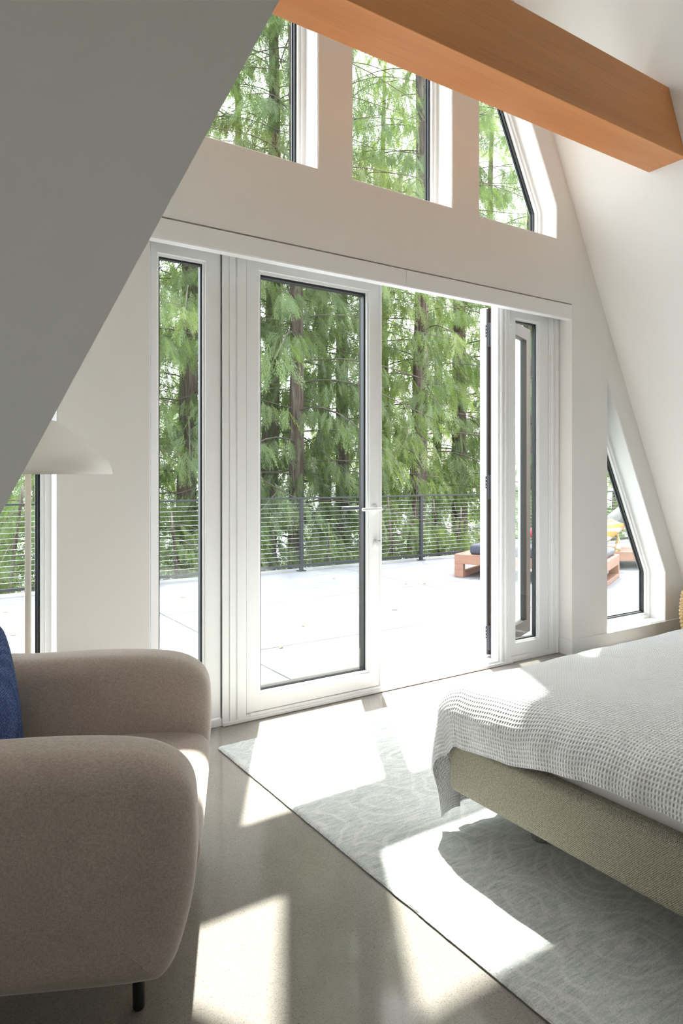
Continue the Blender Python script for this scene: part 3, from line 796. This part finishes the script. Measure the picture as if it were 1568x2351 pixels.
# ------------------------------------------------------------------ railing
RY = 7.5
rl = empty('railing', (0, RY, 0)); tag(rl, 'black metal railing with steel cables along the terrace edge', 'railing')
def post(x, y=0.0, par=rl):
    m = MB().box(x - 0.022, x + 0.022, y - 0.02, y + 0.02, 0.0, 0.915); m.box(x - 0.05, x + 0.05, y - 0.045, y + 0.045, -0.002, 0.008)
    return m.build('post', M['railing'], par, bevel=0.002)
px = [-5.5, -3.55, -1.57, 0.41, 2.39, 4.376, 6.354, 7.574, 9.55, 11.5]
for x in px: post(x)
MB().box(-5.6, 11.55, -0.030, 0.030, 0.912, 0.932).build('top_rail', M['railing'], rl, bevel=0.002)
MB().box(-5.6, 11.55, -0.018, 0.018, 0.055, 0.085).build('bottom_rail', M['railing'], rl, bevel=0.002)
for k in range(14):
    z = 0.085 + (0.912 - 0.085) * (k + 1) / 15
    MB().tube([(-5.55, 0, z), (11.5, 0, z)], 0.0021, 6).build('cable', M['cable'], rl, True)
sr = empty('side_railing', (11.5, RY, 0)); tag(sr, 'black cable railing running back along the right end of the terrace', 'railing')
for y in (-1.9, -3.8): post(0, y, sr)
MB().box(-0.03, 0.03, -4.2, -0.06, 0.912, 0.932).build('top_rail', M['railing'], sr)
MB().box(-0.018, 0.018, -4.2, -0.03, 0.055, 0.085).build('bottom_rail', M['railing'], sr)
for k in range(14):
    z = 0.085 + (0.912 - 0.085) * (k + 1) / 15
    MB().tube([(0, -4.2, z), (0, -0.03, z)], 0.0021, 6).build('cable', M['cable'], sr, True)

# ------------------------------------------------------------------ outdoor daybeds
def daybed(loc, rz, L, D, top, label):
    r = empty('daybed', loc, rz); tag(r, label, 'daybed')
    th = 0.115
    # apron, then slats on top
    m = MB().box(0, L, 0, 0.045, top - th, top - 0.002).box(0, L, D - 0.045, D, top - th, top - 0.002).box(0, 0.045, 0.045, D - 0.045, top - th, top - 0.002).box(L - 0.045, L, 0.045, D - 0.045, top - th, top - 0.002)
    m.build('apron', M['deck_wood'], r, bevel=0.003)
    k = int(D / 0.095); w = D / k
    for i in range(k): MB().box(0.004, L - 0.004, i * w + 0.004, (i + 1) * w - 0.004, top - 0.020, top).build('slat', M['deck_wood'], r, bevel=0.002)
    for x0 in (0.0, L - 0.11):
        m = MB().box(x0, x0 + 0.11, 0.0, 0.07, 0.0, top - th).box(x0, x0 + 0.11, D - 0.07, D, 0.0, top - th).box(x0, x0 + 0.11, 0.07, D - 0.07, 0.0, 0.05)
        m.build('leg', M['deck_wood'], r, bevel=0.003)
    return r
A = math.atan2(-0.90, 0.43)
DB_T = 0.272
db = daybed((5.655, 6.06, 0), A, 1.70, 1.0, DB_T, 'reddish hardwood daybed nearest the open doorway')
def on_daybed(base, x, y, z):
    return base.matrix_basis @ Vector((x, y, z))
bpy.context.view_layer.update()
def seatpad(base, x0, x1, y0, y1, z0, t, label, mat):
    m = MB().box(x0, x1, y0, y1, 0, t)
    o = m.build('outdoor_cushion', mat, None, True, bevel=0.035, seg=4)
    o.location = base.location + Vector((0, 0, z0)); o.rotation_euler = base.rotation_euler
    tag(o, label, 'cushion'); return o
seatpad(db, 0.17, 1.02, 0.04, 0.96, DB_T, 0.118, 'navy seat pad on the hardwood daybed by the open doorway', M['dark_outdoor'])
seatpad(db, 1.03, 1.66, 0.04, 0.96, DB_T, 0.085, 'low dark seat pad at the right end of the hardwood daybed', M['dark_outdoor'])
rc = soft_cushion('outdoor_cushion', 0.45, 0.45, 0.14, M['red'], None, 16); rc.location = on_daybed(db, 0.92, 0.70, DB_T + 0.118 + 0.075)
rc.rotation_euler = (0.25, 0.12, A + 0.9); tag(rc, 'red and white cushion lying on the navy seat pad', 'cushion')
db2 = daybed((7.59, 5.56, 0), math.atan2(-0.60, 0.80), 1.9, 0.95, 0.225, 'hardwood daybed with a tilted backrest at the far end of the terrace')
bpy.context.view_layer.update()
bkr = Matrix.Translation(Vector((0.16, 0.22, 0.235))) @ Matrix.Rotation(math.radians(-40), 4, 'Y')
m = MB(); m.box(0, 0.66, 0, 0.6, 0.0, 0.03, bkr); 
br = m.build('backrest', M['deck_wood'], db2, bevel=0.003)
m = MB(); m.box(0.02, 0.68, 0.02, 0.58, 0.032, 0.13, bkr); o = m.build('outdoor_cushion', M['grey_outdoor'], None, True, bevel=0.02, seg=3)
o.location = db2.location; o.rotation_euler = db2.rotation_euler; tag(o, 'charcoal back cushion leaning on the tilted backrest of the far daybed', 'cushion')
yc = soft_cushion('outdoor_cushion', 0.38, 0.36, 0.17, M['yellow'], None, 18); yc.location = (7.70, 5.42, 0.50)
yc.rotation_euler = (0.15, math.radians(-40), math.atan2(-0.6, 0.8)); tag(yc, 'yellow and white striped cushion on the far daybed', 'cushion')
bt = empty('bottle', on_daybed(db2, 0.36, 0.09, 0.226)); tag(bt, 'pale glass beer bottle standing on the far daybed', 'bottle')
MB().lathe([(0, 0), (0.030, 0), (0.031, 0.01), (0.031, 0.125), (0.026, 0.15), (0.014, 0.175), (0.012, 0.215), (0.014, 0.22), (0, 0.222)], 24).build('glass', M['beer'], bt, True)
MB().lathe([(0.0316, 0.035), (0.0316, 0.10)], 24).build('paper_label', M['label'], bt, True)

# leaves lying on the deck
random.seed(11)
spots = [(0.874, 6.712, 1, 'small yellow leaf on the terrace seen left of the lamp pole'), (0.798, 5.713, 0, 'brown curled leaf on the terrace low behind the floor lamp'), (2.446, 6.52, 0, 'pale brown leaf on the terrace behind the left sidelight'), (4.379, 6.74, 0, 'dry leaf on the terrace near the railing behind the closed leaf'), (4.231, 6.022, 0, 'dry leaf on the terrace just left of the handle side of the closed leaf'), (4.82, 5.947, 0, 'dark dry leaf on the terrace, middle of the open doorway'), (5.014, 5.855, 0, 'small dry leaf lying on the joint crossing in the doorway'), (4.181, 5.543, 0, 'tiny dry leaf at the left edge of the doorway'), (3.821, 4.87, 0, 'tiny dry leaf nearest the doorway on the terrace'), (2.313, 4.248, 0, 'tan leaf lying by the joint behind the closed leaf'), (3.713, 4.132, 0, 'tiny dark leaf on the bright part of the terrace'), (6.788, 4.601, 0, 'dry leaf by the right leg of the hardwood daybed'), (2.796, 4.761, 0, 'speck of a dry leaf on the terrace in the middle of the closed leaf')]
base_leaf = None
for i, (x, y, yel, lab) in enumerate(spots):
    if base_leaf is None:
        vs = []; fs = []
        for k in range(9):
            t = k / 8; w = 0.016 * math.sin(PI * min(1, t * 1.05)) ** 0.8 + 0.0005; zz = 0.006 * math.sin(PI * t)
            vs += [(t * 0.06 - 0.03, -w, zz + 0.006), (t * 0.06 - 0.03, 0, zz + 0.001), (t * 0.06 - 0.03, w, zz + 0.004)]
        for k in range(8):
            fs += [(k * 3, k * 3 + 1, k * 3 + 4, k * 3 + 3), (k * 3 + 1, k * 3 + 2, k * 3 + 5, k * 3 + 4)]
        o = MB().add(vs, fs).build('fallen_leaf', M['yellow_leaf'], None, True)
        md = o.modifiers.new('thick', 'SOLIDIFY'); md.thickness = 0.0006
        o2 = o.copy(); o2.data = o.data.copy(); o2.data.materials.clear(); o2.data.materials.append(M['dead_leaf']); base_leaf = o2
    else:
        o = base_leaf if i == 1 else base_leaf.copy(); C.objects.link(o)
    o.location = (x, y, -0.002); o.rotation_euler = (0, 0, random.uniform(0, 6)); s = random.uniform(0.6, 1.1); o.scale = (s, s, s)
    tag(o, lab, 'leaf', 'fallen leaves on the terrace')

# ------------------------------------------------------------------ land beyond
def gz(x, y):
    d = max(0, y - 7.9)
    return -1.6 - 0.42 * d if d < 22 else -1.6 - 0.42 * 22
def gfn(u, v):
    x = -40 + 110 * u; y = 7.6 + 30 * v; return Vector((x, y, gz(x, y) + 0.4 * noise.noise(Vector((x * .3, y * .3, 0)))))
o = grid_mesh('forest_ground', gfn, 60, 30, M['ground']); structure(o, 'sloping forest floor below the terrace')
o = MB().box(-300, 400, 37.5, 700, -11.5, -11.0).build('lake', M['lake']); structure(o, 'pale lake water far behind the trees')
o = MB().box(-60, 80, -60, 7.6, -3.4, -0.33).build('ground', M['ground']); structure(o)

# ------------------------------------------------------------------ trees
def spray_template(rng, kind='cedar'):
    """flat drooping cedar spray of unit length along +x, as triangles"""
    V = []; F = []
    def tri(a, b, c): k = len(V); V.extend([a, b, c]); F.append((k, k + 1, k + 2))
    def sag(x): return -0.10 * x * x
    n = 9
    tri((0, 0.010, 0), (0, -0.010, 0), (1, 0, sag(1)))
    for i in range(n):
        t = 0.06 + 0.88 * i / n
        for s in (-1, 1):
            if rng.random() < 0.06: continue
            L = 0.36 * (1 - t) ** 0.6 * rng.uniform(0.7, 1.2) + 0.06
            a = rng.uniform(0.38, 0.68); dx, dy = math.cos(a), s * math.sin(a)
            w = 0.017; z0 = sag(t)
            dz = -0.12 * L + rng.uniform(-.03, .03)
            tri((t - w, 0, z0), (t + w, 0, z0), (t + dx * L, dy * L, z0 + dz))
            m_ = max(1, int(L / 0.11))
            for j in range(m_):
                q = (j + 0.7) / (m_ + .4)
                bx_, by_, bz_ = t + dx * L * q, dy * L * q, z0 + dz * q
                l2 = 0.15 * (1 - q * 0.6) * rng.uniform(0.7, 1.2)
                for s2 in (-1, 1):
                    a2 = a * s + s2 * 0.5
                    tri((bx_ - 0.013, by_ - 0.012 * s2, bz_), (bx_ + 0.014, by_ + 0.012 * s2, bz_), (bx_ + math.cos(a2) * l2, by_ + math.sin(a2) * l2, bz_ - 0.02))
    return np.array(V, dtype=np.float64), np.array(F, dtype=np.int64)
def make_tree_meshes(seed, height, r_base, spread, first, spacing, per_m, size, lean=0.0):
    rng = random.Random(seed); nr = np.random.default_rng(seed)
    temps = [spray_template(rng) for _ in range(5)]
    trunk = MB(); pts = []; rad = []
    for k in range(15):
        t = k / 14; pts.append((lean * height * t + 0.10 * math.sin(t * 5 + seed), 0.10 * math.cos(t * 4 + seed), height * t)); rad.append(r_base * (1 - t) ** 0.8 + 0.012)
    trunk.tube(pts, rad, 14)
    def tp(z):
        t = max(0, min(1, z / height)); return Vector((lean * height * t + 0.10 * math.sin(t * 5 + seed), 0.10 * math.cos(t * 4 + seed), z))
    br = MB(); V = []; F = []; T = []; nv = 0
    z = first; az = rng.uniform(0, 6)
    while z < height - 0.2:
        t = (z - first) / (height - first)
        L = spread * (1 - t) ** 0.55 * rng.uniform(0.7, 1.15) + 0.2
        az += 2.4 + rng.uniform(-.4, .4)
        d = Vector((math.cos(az), math.sin(az), 0)); base = tp(z)
        droop = rng.uniform(0.28, 0.5); P_ = []
        for k in range(8):
            q = k / 7
            zz = 0.18 * L * q - droop * L * q * q * 1.3 + 0.20 * L * max(0, q - 0.6) ** 2 * 3
            P_.append(base + d * (L * q) + Vector((0, 0, zz)))
        br.tube(P_, [0.004 + 0.012 * (1 - k / 7) * (L / spread) for k in range(8)], 5, False)
        side = Vector((-d.y, d.x, 0)); n_s = max(4, int(L * per_m)); bt_ = rng.uniform(-0.12, 0.12)
        for k in range(n_s):
            q = 0.12 + 0.88 * (k + rng.random()) / n_s
            i0 = min(6, int(q * 7)); fr_ = q * 7 - i0; p = P_[i0].lerp(P_[i0 + 1], fr_)
            s = rng.choice((-1, 1)); 
            p = p + side * (s * rng.uniform(0, 0.22) * L * 0.5 * (1 - q * 0.6)) + Vector((0, 0, -rng.uniform(0, 0.12)))
            ax = side * (s * rng.uniform(0.1, 0.75)) + d * rng.uniform(0.15, 0.8) + Vector((0, 0, -rng.uniform(0.6, 2.0)))
            ax.normalize()
            ref = (side * rng.uniform(-1, 1) + d * rng.uniform(-1, 1) + Vector((0, 0, rng.uniform(0.1, 0.9))))
            nn = ax.cross(ref); 
            if nn.length < 1e-3: continue
            nn.normalize(); yy = nn.cross(ax)
            sz = size * rng.uniform(0.65, 1.25)
            tv, tf = temps[rng.randrange(5)]
            R_ = np.array([[ax.x, yy.x, nn.x], [ax.y, yy.y, nn.y], [ax.z, yy.z, nn.z]])
            vv = (tv * sz) @ R_.T + np.array(p)
            # the outer end of a spray sinks under its own weight
            vv[:, 2] -= 0.10 * sz * (tv[:, 0] ** 2)
            V.append(vv); F.append(tf + nv); nv += len(vv)
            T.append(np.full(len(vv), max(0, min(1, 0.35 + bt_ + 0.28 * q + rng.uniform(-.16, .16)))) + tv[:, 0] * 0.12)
        z += spacing * rng.uniform(0.6, 1.4)
    V = np.concatenate(V); F = np.concatenate(F); T = np.concatenate(T)
    me = bpy.data.meshes.new('foliage'); me.vertices.add(len(V)); me.vertices.foreach_set('co', V.astype(np.float32).ravel())
    me.loops.add(F.size); me.loops.foreach_set('vertex_index', F.astype(np.int32).ravel())
    me.polygons.add(len(F)); me.polygons.foreach_set('loop_start', np.arange(0, F.size, 3, dtype=np.int32)); me.polygons.foreach_set('loop_total', np.full(len(F), 3, dtype=np.int32))
    at = me.attributes.new('tint', 'FLOAT', 'POINT'); at.data.foreach_set('value', T.astype(np.float32))
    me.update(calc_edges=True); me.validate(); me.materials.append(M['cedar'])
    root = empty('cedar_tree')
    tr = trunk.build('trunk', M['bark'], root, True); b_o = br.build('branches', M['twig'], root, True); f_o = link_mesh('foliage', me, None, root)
    return root
def copy_tree(root):
    r = root.copy(); C.objects.link(r)
    for ch in root.children:
        c = ch.copy(); C.objects.link(c); c.parent = r
    return r
protos = [make_tree_meshes(1, 18.5, 0.14, 2.9, 2.6, 0.135, 21, 0.34), make_tree_meshes(2, 18.0, 0.185, 2.7, 3.6, 0.135, 21, 0.33), make_tree_meshes(7, 17.0, 0.17, 2.8, 2.0, 0.14, 21, 0.35, 0.01)]
used = [False] * 3
# (pixel column, distance in y, prototype, turn, scale, label)
TH = math.radians(33.634)
def at_col(u, y):
    a = (u - 784) / 1568
    return y * (math.sin(TH) + a * math.cos(TH)) / (math.cos(TH) - a * math.sin(TH))
TREES = [
 (670, 11.0, 0, 0.3, 1.1, 'tall cedar whose brown trunk stands behind the closed door leaf'),
 (955, 11.2, 1, 1.9, 1.12, 'broad cedar seen through the open doorway behind the middle railing post'),
 (420, 12.0, 2, 0.8, 1.2, 'cedar with its trunk high in the left sidelight'),
 (1065, 12.6, 1, 4.1, 1.2, 'cedar with a reddish trunk behind the daybed'),
 (618, 12.5, 1, 2.7, 1.15, 'dark-trunked cedar just left of the tallest trunk'),
 (795, 12.9, 0, 3.6, 1.2, 'cedar behind the door handle, its trunk in shade'),
 (90, 11.4, 0, 5.2, 1.0, 'cedar behind the floor lamp pole'),
 (1225, 12.2, 2, 2.2, 1.2, 'cedar seen through the right sidelight'),
 (1420, 12.6, 0, 1.1, 1.1, 'cedar seen through the low corner window beyond the bed'),
 (250, 13.0, 1, 3.3, 1.0, 'cedar hidden for the most part by the wall left of the door'),
 (540, 15.5, 2, 1.5, 1.15, 'farther cedar between the left sidelight and the door leaf'),
 (740, 16.0, 1, 0.4, 1.15, 'farther cedar filling the gap right of the tallest trunk'),
 (880, 16.5, 2, 5.0, 1.2, 'farther cedar behind the meeting edge of the doors'),
 (1010, 16.0, 0, 2.9, 1.2, 'farther cedar between the broad cedar and the reddish trunk'),
 (1130, 17.0, 1, 5.5, 1.25, 'farther cedar behind the hinged edge of the open leaf'),
 (320, 17.0, 0, 2.0, 1.1, 'farther cedar seen beside the left sidelight'),
 (1330, 17.5, 2, 3.9, 1.3, 'farther cedar on the right behind the terrace end'),
 (20, 15.5, 2, 4.4, 1.0, 'farther cedar at the far left behind the lamp'),
]
for (u, y, k, rz, s, lab) in TREES:
    r = protos[k] if not used[k] else copy_tree(protos[k]); used[k] = True
    x = at_col(u, y); r.location = (x, y, gz(x, y) - 0.1); r.rotation_euler = (0, 0, rz); r.scale = (s, s, s)
    tag(r, lab, 'tree', 'cedars beyond the railing')
# understorey saplings right behind the railing
sap = make_tree_meshes(21, 3.6, 0.035, 1.15, 0.25, 0.07, 28, 0.22)
sap.name = 'cedar_sapling'; first = True
SAPL = ['young cedar sapling low behind the floor lamp pole', 'young cedar sapling behind the wall left of the sidelight', 'young cedar sapling in the left half of the left sidelight', 'young cedar sapling in the right half of the left sidelight', 'young cedar sapling behind the white post left of the closed door leaf', 'young cedar sapling at the foot of the tallest trunk', 'young cedar sapling just right of the leftmost visible railing post', 'young cedar sapling behind the handle side of the closed door leaf', 'young cedar sapling at the left edge of the open doorway', 'young cedar sapling right of the middle railing post in the doorway', 'young cedar sapling behind the left end of the hardwood daybed', 'young cedar sapling behind the hinged edge of the open leaf', 'young cedar sapling behind the right sidelight', 'young cedar sapling seen through the low corner window']
SAP = [(40, 8.9, 1.0), (130, 9.6, 1.1), (395, 9.0, 0.9), (470, 9.8, 1.0), (560, 9.3, 0.8), (640, 9.9, 0.9), (745, 9.2, 0.85), (850, 9.6, 0.95), (905, 9.0, 0.95), (1000, 9.7, 1.0), (1045, 9.2, 0.9), (1110, 9.9, 1.0), (1225, 9.2, 1.0), (1400, 9.5, 1.0)]
for i, (u, y, s) in enumerate(SAP):
    r = sap if i == 0 else copy_tree(sap)
    x = at_col(u, y); r.location = (x, y, gz(x, y) - 0.3); r.rotation_euler = (0, 0, i * 1.7); r.scale = (s, s, s * 0.95)
    tag(r, SAPL[i], 'sapling', 'cedar saplings behind the railing')
print('verts', sum(len(m.vertices) for m in bpy.data.meshes))
